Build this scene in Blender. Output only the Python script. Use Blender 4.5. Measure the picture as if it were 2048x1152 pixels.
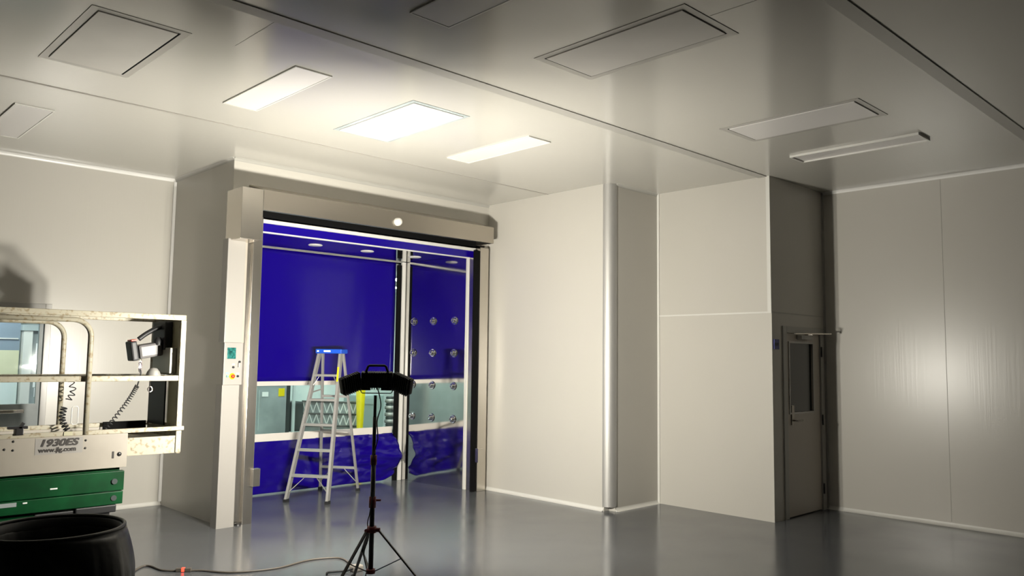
import bpy, bmesh, math, random
from mathutils import Vector, Matrix, noise
random.seed(7)
S = bpy.context.scene
C = S.collection
for o in list(bpy.data.objects): bpy.data.objects.remove(o)
PI = math.pi
# ------------------------------------------------------------------ camera, world, exposure
YAW, PITCH, ROLL, CAMH, FPX = 0.80435, 0.08741, 0.0129, 1.7251, 1610.0
f = Vector((math.cos(PITCH)*math.cos(YAW), math.cos(PITCH)*math.sin(YAW), math.sin(PITCH)))
r0 = Vector((math.sin(YAW), -math.cos(YAW), 0)); u0 = r0.cross(f)
rr = r0*math.cos(ROLL) + u0*math.sin(ROLL); uu = -r0*math.sin(ROLL) + u0*math.cos(ROLL)
cam = bpy.data.objects.new('camera', bpy.data.cameras.new('camera')); C.objects.link(cam)
M = Matrix((rr, uu, -f)).transposed().to_4x4(); M.translation = Vector((0, 0, CAMH))
cam.matrix_world = M
cam.data.sensor_width = 36; cam.data.lens = FPX*36/2048; cam.data.clip_start = 0.05
S.camera = cam
W = bpy.data.worlds.new('world'); S.world = W; W.use_nodes = True
W.node_tree.nodes['Background'].inputs[0].default_value = (0.01, 0.01, 0.01, 1)
W.node_tree.nodes['Background'].inputs[1].default_value = 0.0
S.view_settings.view_transform = 'Standard'; S.view_settings.look = 'None'
S.view_settings.exposure = 0.0; S.view_settings.gamma = 1.0
LENS_POWER = 6100.0        # radiance of the work light lenses
CORRIDOR_POWER = 50.0      # radiance of the corridor ceiling lamps
H = 3.8

# ------------------------------------------------------------------ materials
def mat(name, col, rough=0.5, metal=0.0, spec=0.5, noise_amt=0.0, noise_scale=8, bump=0.0, bump_scale=40, bump_vec=(1, 1, 1),
        emit=None, estr=0, spots=None, rough_var=0.0, coat=0.0, aniso=0.0):
    m = bpy.data.materials.new(name); m.use_nodes = True
    N, L = m.node_tree.nodes, m.node_tree.links
    b = N['Principled BSDF']
    b.inputs['Base Color'].default_value = (*col, 1)
    b.inputs['Roughness'].default_value = rough; b.inputs['Metallic'].default_value = metal
    b.inputs['Specular IOR Level'].default_value = spec
    b.inputs['Coat Weight'].default_value = coat
    tc = N.new('ShaderNodeTexCoord')
    if noise_amt or spots or rough_var:
        nz = N.new('ShaderNodeTexNoise'); nz.inputs['Scale'].default_value = noise_scale; nz.inputs['Detail'].default_value = 5
        L.new(tc.outputs['Object'], nz.inputs['Vector'])
        if noise_amt or spots:
            cr = N.new('ShaderNodeValToRGB'); e = cr.color_ramp.elements
            if spots:
                e[0].position = 0.36; e[0].color = (*spots, 1); e[1].position = 0.47; e[1].color = (*col, 1)
            else:
                e[0].position = 0.3; e[0].color = (*[c*(1-noise_amt) for c in col], 1)
                e[1].position = 0.7; e[1].color = (*[min(1, c*(1+noise_amt)) for c in col], 1)
            L.new(nz.outputs['Fac'], cr.inputs['Fac']); L.new(cr.outputs['Color'], b.inputs['Base Color'])
        if rough_var:
            mr = N.new('ShaderNodeMapRange'); mr.inputs['To Min'].default_value = rough-rough_var; mr.inputs['To Max'].default_value = rough+rough_var
            mr.inputs['From Min'].default_value = .3; mr.inputs['From Max'].default_value = .7
            L.new(nz.outputs['Fac'], mr.inputs['Value']); L.new(mr.outputs['Result'], b.inputs['Roughness'])
    if bump:
        mp = N.new('ShaderNodeMapping'); mp.inputs['Scale'].default_value = bump_vec
        n2 = N.new('ShaderNodeTexNoise'); n2.inputs['Scale'].default_value = bump_scale; n2.inputs['Detail'].default_value = 3
        bp = N.new('ShaderNodeBump'); bp.inputs['Strength'].default_value = bump; bp.inputs['Distance'].default_value = 0.01
        L.new(tc.outputs['Object'], mp.inputs['Vector']); L.new(mp.outputs['Vector'], n2.inputs['Vector'])
        L.new(n2.outputs['Fac'], bp.inputs['Height']); L.new(bp.outputs['Normal'], b.inputs['Normal'])
    if emit:
        b.inputs['Emission Color'].default_value = (*emit, 1); b.inputs['Emission Strength'].default_value = estr
    return m

WALLC = (0.475, 0.455, 0.41)
m_wall = mat('wall_panel', WALLC, 0.30, spec=0.5, bump=0.05, bump_scale=55, bump_vec=(1, 1, 0.02), noise_amt=0.015, noise_scale=0.8)
m_ceil = mat('ceiling_panel', (0.45, 0.435, 0.395), 0.17, spec=0.8, bump=0.03, bump_scale=40, bump_vec=(0.03, 1, 1), noise_amt=0.015, noise_scale=0.7)
m_trimw = mat('white_trim', (0.62, 0.61, 0.57), 0.25)
m_hall = mat('bounce_cut_wall', (0.07, 0.07, 0.065), 0.5)  # unseen rear walls, coloured dark to reduce bounced light in the room
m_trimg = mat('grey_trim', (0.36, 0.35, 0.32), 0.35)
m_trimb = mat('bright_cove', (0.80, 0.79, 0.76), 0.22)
m_joint = mat('panel_joint', (0.33, 0.315, 0.28), 0.5)
m_seam = mat('seam_sealant', (0.30, 0.28, 0.25), 0.6)
m_floor = mat('epoxy_floor', (0.092, 0.096, 0.102), 0.18, spec=0.5, rough_var=0.05, noise_amt=0.06, noise_scale=1.6, bump=0.02, bump_scale=3)
m_steel = mat('brushed_steel', (0.62, 0.58, 0.52), 0.26, metal=1, bump=0.05, bump_scale=60, bump_vec=(1, 1, 0.03))
m_steelh = mat('brushed_steel_hood', (0.50, 0.46, 0.40), 0.32, metal=1, bump=0.05, bump_scale=60, bump_vec=(0.03, 1, 1))
m_mirror = mat('polished_steel', (0.66, 0.65, 0.63), 0.07, metal=1, bump=0.05, bump_scale=1.6, noise_amt=0.02)
m_alu = mat('aluminium', (0.42, 0.41, 0.39), 0.5, metal=0.6)
m_chrome = mat('chrome', (0.85, 0.85, 0.85), 0.05, metal=1)
m_blue = mat('blue_pvc', (0.007, 0.0012, 0.185), 0.16, spec=0.35, bump=0.25, bump_scale=1.5)
m_bluew = mat('blue_pvc_wrinkled', (0.007, 0.0012, 0.17), 0.12, spec=0.6, bump=0.35, bump_scale=4)
m_black = mat('black_plastic', (0.012, 0.012, 0.013), 0.5)
m_blackm = mat('black_metal', (0.015, 0.014, 0.014), 0.35)
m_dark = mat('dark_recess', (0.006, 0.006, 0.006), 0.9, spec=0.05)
m_red = mat('red_plastic', (0.16, 0.006, 0.012), 0.45)
m_cream = mat('cream_paint', (0.35, 0.32, 0.24), 0.5, spots=(0.22, 0.175, 0.10), noise_scale=30)
m_white = mat('white_powder_coat', (0.27, 0.255, 0.235), 0.4)
m_green = mat('green_paint', (0.001, 0.05, 0.013), 0.45, spec=0.2, noise_amt=0.25, noise_scale=7)
m_gasket = mat('cream_fascia', (0.31, 0.28, 0.235), 0.5, noise_amt=0.06, noise_scale=4)
m_diff = mat('ffu_diffuser', (0.51, 0.49, 0.455), 0.5, noise_amt=0.05, noise_scale=2.5, bump=0.04, bump_scale=220)
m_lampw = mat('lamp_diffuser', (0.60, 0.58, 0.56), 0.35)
m_frame = mat('ffu_frame', (0.37, 0.355, 0.325), 0.3)
m_bluecap = mat('blue_ladder_cap', (0.01, 0.09, 0.62), 0.4)
m_yellow = mat('yellow_paint', (0.90, 0.72, 0.0), 0.4)
m_bluesign = mat('blue_sign', (0.02, 0.025, 0.22), 0.4)
m_bag = mat('bin_liner', (0.026, 0.026, 0.027), 0.33, spec=0.45, bump=0.6, bump_scale=7)
m_rim = mat('bin_rim', (0.06, 0.06, 0.06), 0.35)
m_text = mat('black_lettering', (0.02, 0.015, 0.012), 0.5)
m_cable = mat('cable_rubber', (0.10, 0.085, 0.07), 0.5)
m_ledred = mat('red_led', (0.8, 0.05, 0.03), 0.4, emit=(1, 0.06, 0.03), estr=2.5)
m_bwall = mat('corridor_blue', (0.20, 0.245, 0.30), 0.5)
m_ywall = mat('corridor_yellow', (0.60, 0.58, 0.40), 0.5)
m_cwall = mat('corridor_white', (0.64, 0.71, 0.69), 0.5)
m_cgrey = mat('corridor_grey', (0.33, 0.37, 0.37), 0.4, noise_amt=0.2, noise_scale=3)
m_cdark = mat('machine_dark', (0.05, 0.06, 0.06), 0.4)
m_paper = mat('paper', (0.85, 0.86, 0.84), 0.7)
m_glassd = mat('dark_glass', (0.010, 0.010, 0.008), 0.06)
m_screen = mat('touch_screen', (0.02, 0.11, 0.10), 0.12, noise_amt=0.9, noise_scale=30)
m_teal = mat('teal_plastic', (0.20, 0.38, 0.36), 0.4)
m_redbtn = mat('red_button', (0.75, 0.04, 0.01), 0.35)
m_doorbeige = mat('door_leaf', (0.42, 0.38, 0.33), 0.35)
m_olive = mat('olive_mat', (0.40, 0.38, 0.26), 0.7)
m_lens = mat('lamp_lens', (1, 1, 1), 0.4, emit=(1.0, 0.955, 0.85), estr=LENS_POWER)
m_tube = mat('corridor_tube', (1, 1, 1), 0.4, emit=(0.90, 1.0, 0.98), estr=CORRIDOR_POWER)
def glassmat(name, tint, gl=0.12):
    m = bpy.data.materials.new(name); m.use_nodes = True
    N, L = m.node_tree.nodes, m.node_tree.links; N.remove(N['Principled BSDF'])
    t = N.new('ShaderNodeBsdfTransparent'); t.inputs[0].default_value = (*tint, 1)
    g = N.new('ShaderNodeBsdfGlossy'); g.inputs['Roughness'].default_value = 0.06
    x = N.new('ShaderNodeMixShader'); lw = N.new('ShaderNodeLayerWeight'); lw.inputs[0].default_value = 0.5
    p = N.new('ShaderNodeMath'); p.operation = 'POWER'; p.inputs[1].default_value = 4
    a = N.new('ShaderNodeMath'); a.operation = 'MULTIPLY_ADD'; a.inputs[1].default_value = 0.6; a.inputs[2].default_value = gl*.15
    L.new(lw.outputs['Facing'], p.inputs[0]); L.new(p.outputs[0], a.inputs[0]); L.new(a.outputs[0], x.inputs[0]); L.new(t.outputs[0], x.inputs[1]); L.new(g.outputs[0], x.inputs[2])
    L.new(x.outputs[0], N['Material Output'].inputs[0]); return m
m_pane = glassmat('clear_pane', (0.93, 0.96, 0.96), 0.25)
m_pvc = glassmat('clear_pvc', (0.86, 0.92, 0.89), 0.3)

# ------------------------------------------------------------------ mesh helpers (world coordinates)
def B(): return bmesh.new()
def bevel_new(bm, vs, w, seg=2):
    es = list({e for v in vs for e in v.link_edges})
    bmesh.ops.bevel(bm, geom=es, offset=w, segments=seg, affect='EDGES', profile=0.6)
def bx(bm, x0, x1, y0, y1, z0, z1, bev=0, mtx=None):
    vs = [bm.verts.new((x, y, z)) for x in (x0, x1) for y in (y0, y1) for z in (z0, z1)]
    if mtx is not None:
        for v in vs: v.co = mtx @ v.co
    fs = []
    for q in ((0, 1, 3, 2), (4, 6, 7, 5), (0, 4, 5, 1), (2, 3, 7, 6), (0, 2, 6, 4), (1, 5, 7, 3)):
        fs.append(bm.faces.new([vs[i] for i in q]))
    if bev: bevel_new(bm, vs, bev)
    return bm
def frame_of(d, hint=Vector((0, 0, 1))):
    d = d.normalized()
    if abs(d.dot(hint)) > 0.98: hint = Vector((1, 0, 0)) if abs(d.x) < .9 else Vector((0, 1, 0))
    a = hint.cross(d).normalized(); b = d.cross(a); return a, b
def bar(bm, p, q, w, h, bev=0, hint=Vector((0, 0, 1))):
    """rectangular bar from p to q; w across (horizontal), h along hint"""
    p = Vector(p); q = Vector(q); d = q-p; a, b = frame_of(d, hint); L = d.length
    m = Matrix((a, b, d.normalized())).transposed().to_4x4(); m.translation = p
    return bx(bm, -w/2, w/2, -h/2, h/2, 0, L, bev, m)
def tube(bm, pts, r, n=10, caps=True, closed=False):
    pts = [Vector(p) for p in pts]; rings = []
    a = None; N = len(pts)
    for i, p in enumerate(pts):
        if closed: d = pts[(i+1) % N]-pts[i-1]
        else: d = pts[min(i+1, N-1)]-pts[max(i-1, 0)]
        d.normalize()
        if a is None: a, b = frame_of(d)
        else:
            a = (a-d*a.dot(d)).normalized(); b = d.cross(a)
        rad = r[i] if isinstance(r, (list, tuple)) else r
        rings.append([bm.verts.new(p+(a*math.cos(2*PI*k/n)+b*math.sin(2*PI*k/n))*rad) for k in range(n)])
    for i in range(N if closed else N-1):
        A, Bq = rings[i], rings[(i+1) % N]
        for k in range(n):
            fc = bm.faces.new((A[k], A[(k+1) % n], Bq[(k+1) % n], Bq[k])); fc.smooth = True
    if caps and not closed:
        bm.faces.new(rings[0][::-1]); bm.faces.new(rings[-1])
    return bm
def lathe(bm, c, prof, n=32, axis=Vector((0, 0, 1)), wob=None):
    """prof: (radius, height) pairs around axis through c"""
    a, b = frame_of(axis); axis = axis.normalized(); c = Vector(c); rings = []
    for j, (rad, h) in enumerate(prof):
        ring = []
        for k in range(n):
            t = 2*PI*k/n; rd, hh = rad, h
            if wob: rd, hh = wob(j, t, rad, h)
            ring.append(bm.verts.new(c+axis*hh+(a*math.cos(t)+b*math.sin(t))*max(rd, 1e-4)))
        rings.append(ring)
    for A, D in zip(rings, rings[1:]):
        for k in range(n):
            fc = bm.faces.new((A[k], A[(k+1) % n], D[(k+1) % n], D[k])); fc.smooth = True
    return bm
def prism(bm, poly, axis, a0, a1):
    """poly 2D points in the plane across axis ('x': (y,z), 'y': (x,z), 'z': (x,y))"""
    def P(p, t): return {'x': (t, p[0], p[1]), 'y': (p[0], t, p[1]), 'z': (p[0], p[1], t)}[axis]
    A = [bm.verts.new(P(p, a0)) for p in poly]; D = [bm.verts.new(P(p, a1)) for p in poly]; n = len(poly)
    for k in range(n): bm.faces.new((A[k], A[(k+1) % n], D[(k+1) % n], D[k]))
    bm.faces.new(A[::-1]); bm.faces.new(D); return bm
def spline(ctrl, n=12):
    ctrl = [Vector(c) for c in ctrl]; out = []; P = [ctrl[0]]+ctrl+[ctrl[-1]]
    for i in range(1, len(P)-2):
        p0, p1, p2, p3 = P[i-1:i+3]
        for k in range(n):
            t = k/n
            out.append(0.5*((2*p1)+(-p0+p2)*t+(2*p0-5*p1+4*p2-p3)*t*t+(-p0+3*p1-3*p2+p3)*t**3))
    out.append(ctrl[-1]); return out
def rootloc(o):
    while o.parent: o = o.parent
    return o.location
def obj(name, bm, m, parent=None, label=None, recalc=True):
    if recalc: bmesh.ops.recalc_face_normals(bm, faces=bm.faces[:])
    loc = None
    if parent is not None:
        bm.transform(Matrix.Translation(-rootloc(parent)))
    me = bpy.data.meshes.new(name); bm.to_mesh(me); bm.free(); me.materials.append(m)
    o = bpy.data.objects.new(name, me); C.objects.link(o)
    if parent is not None: o.parent = parent
    if label: o['label'] = label
    return o
def thing(name, loc, label, cat, group=None):
    o = bpy.data.objects.new(name, None); C.objects.link(o); o.location = loc; o.empty_display_size = 0.1
    o['label'] = label; o['category'] = cat
    if group: o['group'] = group
    return o
def tag(o, label, cat, group=None):
    o['label'] = label; o['category'] = cat
    if group: o['group'] = group
    return o
def struct(name, bm, m, label=None):
    o = obj(name, bm, m); o['kind'] = 'structure'
    if label: o['label'] = label
    return o
def sroot(name, loc, label=None):
    o = bpy.data.objects.new(name, None); C.objects.link(o); o.location = loc; o['kind'] = 'structure'; o['category'] = name.split('_')[0]
    if label: o['label'] = label
    return o
def dup(root, loc, label=None, group=None):
    r = root.copy(); C.objects.link(r); r.location = loc
    if label: r['label'] = label
    if group: r['group'] = group
    for ch in list(root.children):
        c = ch.copy(); C.objects.link(c); c.parent = r
        for g in list(ch.children):
            d = g.copy(); C.objects.link(d); d.parent = c
    return r

# ------------------------------------------------------------------ room shell
YL, XJ, YD, XE, YC, XF, YG, XK = 9.60, 3.66, 8.04, 7.285, 5.915, 8.205, 4.393, 9.483
T = 0.10
X0, Y0 = -9.0, -12.0
CY1 = 13.4
struct('floor', bx(B(), X0-T, 10.6, Y0-T, CY1+T, -0.1, 0), m_floor, 'glossy grey epoxy floor')
bm = B()
bx(bm, X0-T, XK+T, Y0-T, YL+T, H, H+0.1)
struct('ceiling', bm, m_ceil, 'glossy off-white panel ceiling')
bm = B()   # left wall with opening for the glazed door
DX0, DX1, DH = 1.42, 2.38, 2.19
bx(bm, X0, DX0, YL, YL+T, 0, H); bx(bm, DX1, XJ, YL, YL+T, 0, H); bx(bm, DX0, DX1, YL, YL+T, DH, H)
struct('wall_left', bm, m_wall)
struct('wall_left_return', bx(B(), XJ, XJ+T, YD+T, YL+T, 0, H), m_wall)
bm = B()   # wall with the roll-up door opening
OX0, OX1, OZ = 3.95, 7.22, 3.24
bx(bm, XJ, OX0, YD, YD+T, 0, H); bx(bm, OX1, XE+T, YD, YD+T, 0, H); bx(bm, OX0, OX1, YD, YD+T, OZ, H)
struct('wall_door', bm, m_wall)
struct('wall_center', bx(B(), XE, XE+T, YC+0.09, YD, 0, H), m_wall)
struct('wall_center_return', bx(B(), XE+0.09, XF, YC, YC+T, 0, H), m_wall)
struct('wall_niche', bx(B(), XF, XF+T, YG+T, YC+T, 0, H), m_wall)
bm = B()   # shaded wall with the personnel door
PX0, PX1, PH = 8.50, 9.36, 2.07
bx(bm, XF, PX0, YG, YG+T, 0, H); bx(bm, PX1, XK, YG, YG+T, 0, H); bx(bm, PX0, PX1, YG, YG+T, PH, H)
struct('wall_niche_return', bm, m_wall)
struct('wall_right', bx(B(), XK, XK+T, Y0, YG+T, 0, H), m_wall)
struct('wall_back', bx(B(), X0, XK, Y0-T, Y0, 0, H), m_hall)
struct('wall_rear_left', bx(B(), X0-T, X0, Y0, YL+T, 0, H), m_hall)

# rounded aluminium corner post
bm = B(); R = 0.10
arc = [(XE+R-R*math.cos(t), YC+R-R*math.sin(t)) for t in [i*PI/2/10 for i in range(11)]]
poly = [(XE-0.006, YC+R+0.012)]+[(x-0.006*math.cos(i*PI/20), y-0.006*math.sin(i*PI/20)) for i, (x, y) in enumerate(arc)]+[(XE+R+0.012, YC-0.006), (XE+R+0.012, YC+0.03), (XE+0.03, YC+R+0.012)]
prism(bm, poly, 'z', 0.05, H)
o = struct('trim_1', bm, m_alu, 'rounded aluminium corner profile')
for p in o.data.polygons: p.use_smooth = False

# coves: quarter-round trims along ceiling and floor joints
def cove(bm, p, q, n, up, r=0.045):
    """p->q along a joint, n = wall normal into the room, up = +1 floor cove / -1 ceiling cove"""
    p = Vector(p); q = Vector(q); n = Vector(n); z = Vector((0, 0, up))
    prof = [Vector((0, 0, 0)), n*r]+[n*r*(1-math.sin(t))+z*r*(1-math.cos(t)) for t in [i*PI/2/6 for i in range(1, 6)]]+[z*r]
    A = [bm.verts.new(p+v) for v in prof]; D = [bm.verts.new(q+v) for v in prof]; k = len(prof)
    for i in range(k): bm.faces.new((A[i], A[(i+1) % k], D[(i+1) % k], D[i]))
    bm.faces.new(A[::-1]); bm.faces.new(D)
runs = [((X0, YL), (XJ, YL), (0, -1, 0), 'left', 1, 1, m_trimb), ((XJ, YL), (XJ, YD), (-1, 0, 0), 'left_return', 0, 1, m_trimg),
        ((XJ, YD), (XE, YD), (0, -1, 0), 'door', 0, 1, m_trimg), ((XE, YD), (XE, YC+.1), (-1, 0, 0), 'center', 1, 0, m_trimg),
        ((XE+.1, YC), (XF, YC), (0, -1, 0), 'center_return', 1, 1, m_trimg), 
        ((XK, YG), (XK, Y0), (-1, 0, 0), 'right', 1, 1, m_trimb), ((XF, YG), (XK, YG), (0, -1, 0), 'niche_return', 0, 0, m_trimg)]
k = 2
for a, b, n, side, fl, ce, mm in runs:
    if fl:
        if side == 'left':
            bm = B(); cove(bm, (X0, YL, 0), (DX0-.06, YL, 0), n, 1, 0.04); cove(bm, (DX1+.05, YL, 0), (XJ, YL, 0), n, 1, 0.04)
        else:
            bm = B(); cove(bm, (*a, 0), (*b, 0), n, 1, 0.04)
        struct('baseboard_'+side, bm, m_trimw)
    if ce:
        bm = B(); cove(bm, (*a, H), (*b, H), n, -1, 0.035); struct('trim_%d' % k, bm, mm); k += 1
# vertical trims
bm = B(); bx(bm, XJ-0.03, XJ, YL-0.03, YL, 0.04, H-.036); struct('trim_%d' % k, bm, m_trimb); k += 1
bm = B(); bx(bm, XF-0.012, XF, YC-0.03, YC, 0.0, H); bx(bm, XF-0.008, XF, YG, YG+0.045, 2.28, H); bx(bm, XF-0.008, XF, YG, YC-.03, 2.262, 2.28)
struct('trim_%d' % k, bm, m_trimw, 'pale trim around the upper niche panel'); k += 1
bm = B(); bx(bm, XK-0.02, XK, YG-0.02, YG, 0.0, H); struct('trim_%d' % k, bm, m_trimg); k += 1
# ceiling seams
bm = B(); bx(bm, X0, XE, 6.922, 6.95, H-0.003, H); struct('trim_%d' % k, bm, m_seam, 'thin ceiling seam'); k += 1
bm = B(); bx(bm, X0, XF+.05, 4.425, 4.535, H-0.008, H); struct('trim_%d' % k, bm, m_trimg, 'wide ceiling seam cover strip'); k += 1
bm = B(); bx(bm, X0, XK, 1.885, 1.985, H-0.008, H); struct('trim_%d' % k, bm, m_trimg, 'wide ceiling seam cover strip'); k += 1
bm = B()
bx(bm, 2.29, 2.296, 4.535, 5.10, H-0.0015, H); bx(bm, 4.10, 4.106, 1.985, 2.57, H-0.0015, H)
struct('trim_%d' % k, bm, m_trimg, 'hairline ceiling panel joints'); k += 1
# wall panel joints
bm = B()
for y in (3.04, 1.86, 0.68): bx(bm, XK-0.002, XK, y-0.002, y+0.002, 0.05, H-.04)
struct('trim_%d' % k, bm, m_joint, 'hairline joints of the right wall panels'); k += 1
bm = B(); bx(bm, XF, XK, YG-0.004, YG, 2.27, 2.28); struct('trim_%d' % k, bm, m_trimg); k += 1

# ------------------------------------------------------------------ ceiling fixtures
def ffu(x0, x1, y0, y1, name, label, cat, group, depth, fw=0.05, dark=True, panelm=m_diff):
    c = ((x0+x1)/2, (y0+y1)/2, H)
    t = thing(name, c, label, cat, group)
    bm = B(); z0, z1 = H-0.004, H-0.001
    bx(bm, x0, x1, y0, y0+fw, z0, z1); bx(bm, x0, x1, y1-fw, y1, z0, z1)
    bx(bm, x0, x0+fw, y0+fw, y1-fw, z0, z1); bx(bm, x1-fw, x1, y0+fw, y1-fw, z0, z1)
    obj('frame', bm, m_frame if fw > .04 else m_cgrey, t)
    g = 0.020 if dark else 0.003
    if dark:
        bm = B()
        bx(bm, x0+fw, x1-fw, y0+fw, y1-fw, H-0.003, H-0.001)
        obj('gap', bm, m_dark, t)
    bm = B(); bx(bm, x0+fw+0.001, x1-fw-g, y0+fw+0.001, y1-fw-g, H-0.012, H-0.003, 0.002); obj('diffuser', bm, panelm, t)
    return t
GF = 'ceiling filter units'
ffu(1.40, 2.00, 5.10, 6.29, 'ceiling_filter_unit', 'square-looking grey filter panel in the ceiling over the scissor lift', 'ceiling panel', GF, -0.006)
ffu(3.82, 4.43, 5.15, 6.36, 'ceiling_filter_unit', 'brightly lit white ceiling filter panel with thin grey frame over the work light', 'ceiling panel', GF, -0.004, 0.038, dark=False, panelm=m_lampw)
ffu(3.85, 4.45, 2.58, 3.81, 'ceiling_filter_unit', 'large shaded ceiling filter panel with dark gap, before the wide seam strip', 'ceiling panel', GF, -0.006)
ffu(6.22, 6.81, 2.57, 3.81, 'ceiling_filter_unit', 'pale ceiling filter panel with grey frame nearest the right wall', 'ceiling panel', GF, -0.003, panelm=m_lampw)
def light(x0, x1, y0, y1, label, dz=.012):
    t = thing('ceiling_light', ((x0+x1)/2, (y0+y1)/2, H), label, 'ceiling light', 'unlit narrow ceiling lights')
    bm = B(); w = 0.012; z0, z1 = H-dz, H-0.001
    bx(bm, x0, x1, y0, y0+w, z0, z1); bx(bm, x0, x1, y1-w, y1, z0, z1); bx(bm, x0, x0+w, y0+w, y1-w, z0, z1); bx(bm, x1-w, x1, y0+w, y1-w, z0, z1)
    obj('frame', bm, m_trimw, t)
    obj('diffuser', bx(B(), x0+w, x1-w, y0+w, y1-w, H-0.009, H-0.002), m_lampw, t)
light(2.76, 3.06, 5.13, 6.33, 'switched-off narrow ceiling light left of the brightly lit filter panel')
light(5.20, 5.50, 5.20, 6.40, 'switched-off narrow ceiling light right of the brightly lit filter panel')
light(7.53, 7.82, 2.58, 3.81, 'thin raised ceiling light closest to the niche with the personnel door', .024)
light(1.55, 1.85, 7.62, 8.86, 'switched-off narrow ceiling light at the left edge over the left wall')
light(2.79, 3.10, 2.62, 3.82, 'dark shaded narrow ceiling light at the top edge of the photo')

# ------------------------------------------------------------------ glazed door in the left wall
d1 = sroot('door_1', (1.9, YL, 0), 'grey door with large window in the left wall')
bm = B()
for (a, b, c, d) in ((DX0-.05, DX0+.02, 0, DH+.05), (DX1-.02, DX1+.04, 0, DH+.05), (DX0+.02, DX1-.02, DH-.02, DH+.05)):
    bx(bm, a, b, YL-0.015, YL+0.07, c, d, 0.004)
obj('door_frame', bm, m_frame, d1)
bm = B()
lx0, lx1 = DX0+.025, DX1-.025
bx(bm, lx0, lx0+.06, YL+.01, YL+.05, .01, DH-.025); bx(bm, lx1-.035, lx1, YL+.01, YL+.05, .01, DH-.025)
bx(bm, lx0+.06, lx1-.035, YL+.01, YL+.05, .01, 1.19); bx(bm, lx0+.06, lx1-.035, YL+.01, YL+.05, 2.13, DH-.025)
obj('door_leaf', bm, m_cgrey, d1)
obj('door_glass', bx(B(), lx0+.06, lx1-.035, YL+.027, YL+.033, 1.19, 2.13), m_pane, d1)
bm = B(); bx(bm, 1.55, 2.21, YL-.05, YL-.03, 1.10, 1.135, .004)
for x in (1.62, 2.16): bx(bm, x, x+.02, YL-.03, YL+.012, 1.105, 1.13)
obj('push_bar', bm, m_steel, d1)

# ------------------------------------------------------------------ personnel door in the shaded wall
d2 = sroot('door_2', (8.95, YG, 0), 'beige personnel door with dark window')
bm = B()
for (a, b, c, d) in ((PX0-.07, PX0+.015, 0, PH+.06), (PX1-.015, PX1+.07, 0, PH+.06), (PX0+.015, PX1-.015, PH-.015, PH+.06)):
    bx(bm, a, b, YG-0.015, YG+0.06, c, d, 0.003)
obj('door_frame', bm, m_trimg, d2)
bm = B(); a, b = PX0+.018, PX1-.018; g0, g1, h0, h1 = 8.60, 9.16, 1.16, 1.94
bx(bm, a, g0, YG+.005, YG+.045, .01, PH-.018); bx(bm, g1, b, YG+.005, YG+.045, .01, PH-.018)
bx(bm, g0, g1, YG+.005, YG+.045, .01, h0); bx(bm, g0, g1, YG+.005, YG+.045, h1, PH-.018)
obj('door_leaf', bm, m_doorbeige, d2)
obj('door_glass', bx(B(), g0, g1, YG+.02, YG+.026, h0, h1), m_glassd, d2)
bm = B(); bx(bm, g0-.02, g0, YG-.004, YG+.005, h0-.02, h1+.02); bx(bm, g1, g1+.02, YG-.004, YG+.005, h0-.02, h1+.02); bx(bm, g0, g1, YG-.004, YG+.005, h0-.02, h0); bx(bm, g0, g1, YG-.004, YG+.005, h1, h1+.02)
obj('glass_bead', bm, m_alu, d2)
bm = B(); bx(bm, 8.62, 8.68, YG-.006, YG+.005, 1.02, 1.24, .002); tube(bm, [(8.65, YG-.006, 1.07), (8.65, YG-.05, 1.07), (8.66, YG-.055, 1.07), (8.78, YG-.055, 1.07)], .009, 8)
obj('door_handle', bm, mat('dull_steel', (.30, .28, .25), .35, metal=1), d2)
for z in (0.25, 1.05, 1.85):
    obj('hinge', tube(B(), [(PX1-.01, YG-.022, z-.06), (PX1-.01, YG-.022, z+.06)], .010, 8), m_blackm, d2)
cl = obj('door_closer_body', bx(B(), 8.78, 9.04, YG-.06, YG+.004, 1.985, 2.03, .006), m_frame, d2)
bm = B(); bar(bm, (8.57, YG-.085, 2.045), (9.27, YG-.173, 2.06), .022, .012); bar(bm, (8.92, YG-.03, 2.042), (8.92, YG-.12, 2.042), .03, .010)
obj('closer_arm', bm, m_steel, d2)

sg = thing('door_sign', (8.29, YG-.006, 1.92), 'small square blue sign with dark letters beside the personnel door', 'sign')
obj('sign_plate', bx(B(), 8.235, 8.345, YG-.012, YG-.001, 1.865, 1.975, .002), m_bluesign, sg)
def text(body, x, z, size, y, name, parent, m=m_text, shear=0.0, off=0.0, normal='-y', sx=1.0, label=None, bold=0):
    cu = bpy.data.curves.new(name, 'FONT'); cu.body = body; cu.size = size; cu.shear = shear; cu.offset = off; cu.extrude = 0.0012
    tmp = bpy.data.objects.new('tmp', cu); C.objects.link(tmp)
    bpy.context.view_layer.update()
    dg = bpy.context.evaluated_depsgraph_get()
    me = bpy.data.meshes.new_from_object(tmp.evaluated_get(dg)); bpy.data.objects.remove(tmp)
    me.materials.clear(); me.materials.append(m)
    L = rootloc(parent) if parent else Vector((0, 0, 0))
    for v in me.vertices:
        c = v.co.copy(); v.co = Vector((x+c.x*sx, y-c.z, z+c.y))-L
    if bold:
        bm = bmesh.new(); bm.from_mesh(me)
        for i, (ox, oz) in enumerate(((bold, 0), (0, bold*.7), (bold, bold*.7))):
            m2 = me.copy(); m2.transform(Matrix.Translation((ox, -.00005*(i+1), oz))); bm.from_mesh(m2); bpy.data.meshes.remove(m2)
        bm.to_mesh(me); bm.free()
    o = bpy.data.objects.new(name, me); C.objects.link(o); o.parent = parent
    if label: o['label'] = label
    return o
text('KLP', 8.245, 1.905, .045, YG-.0135, 'lettering', sg, off=0.001)

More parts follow.
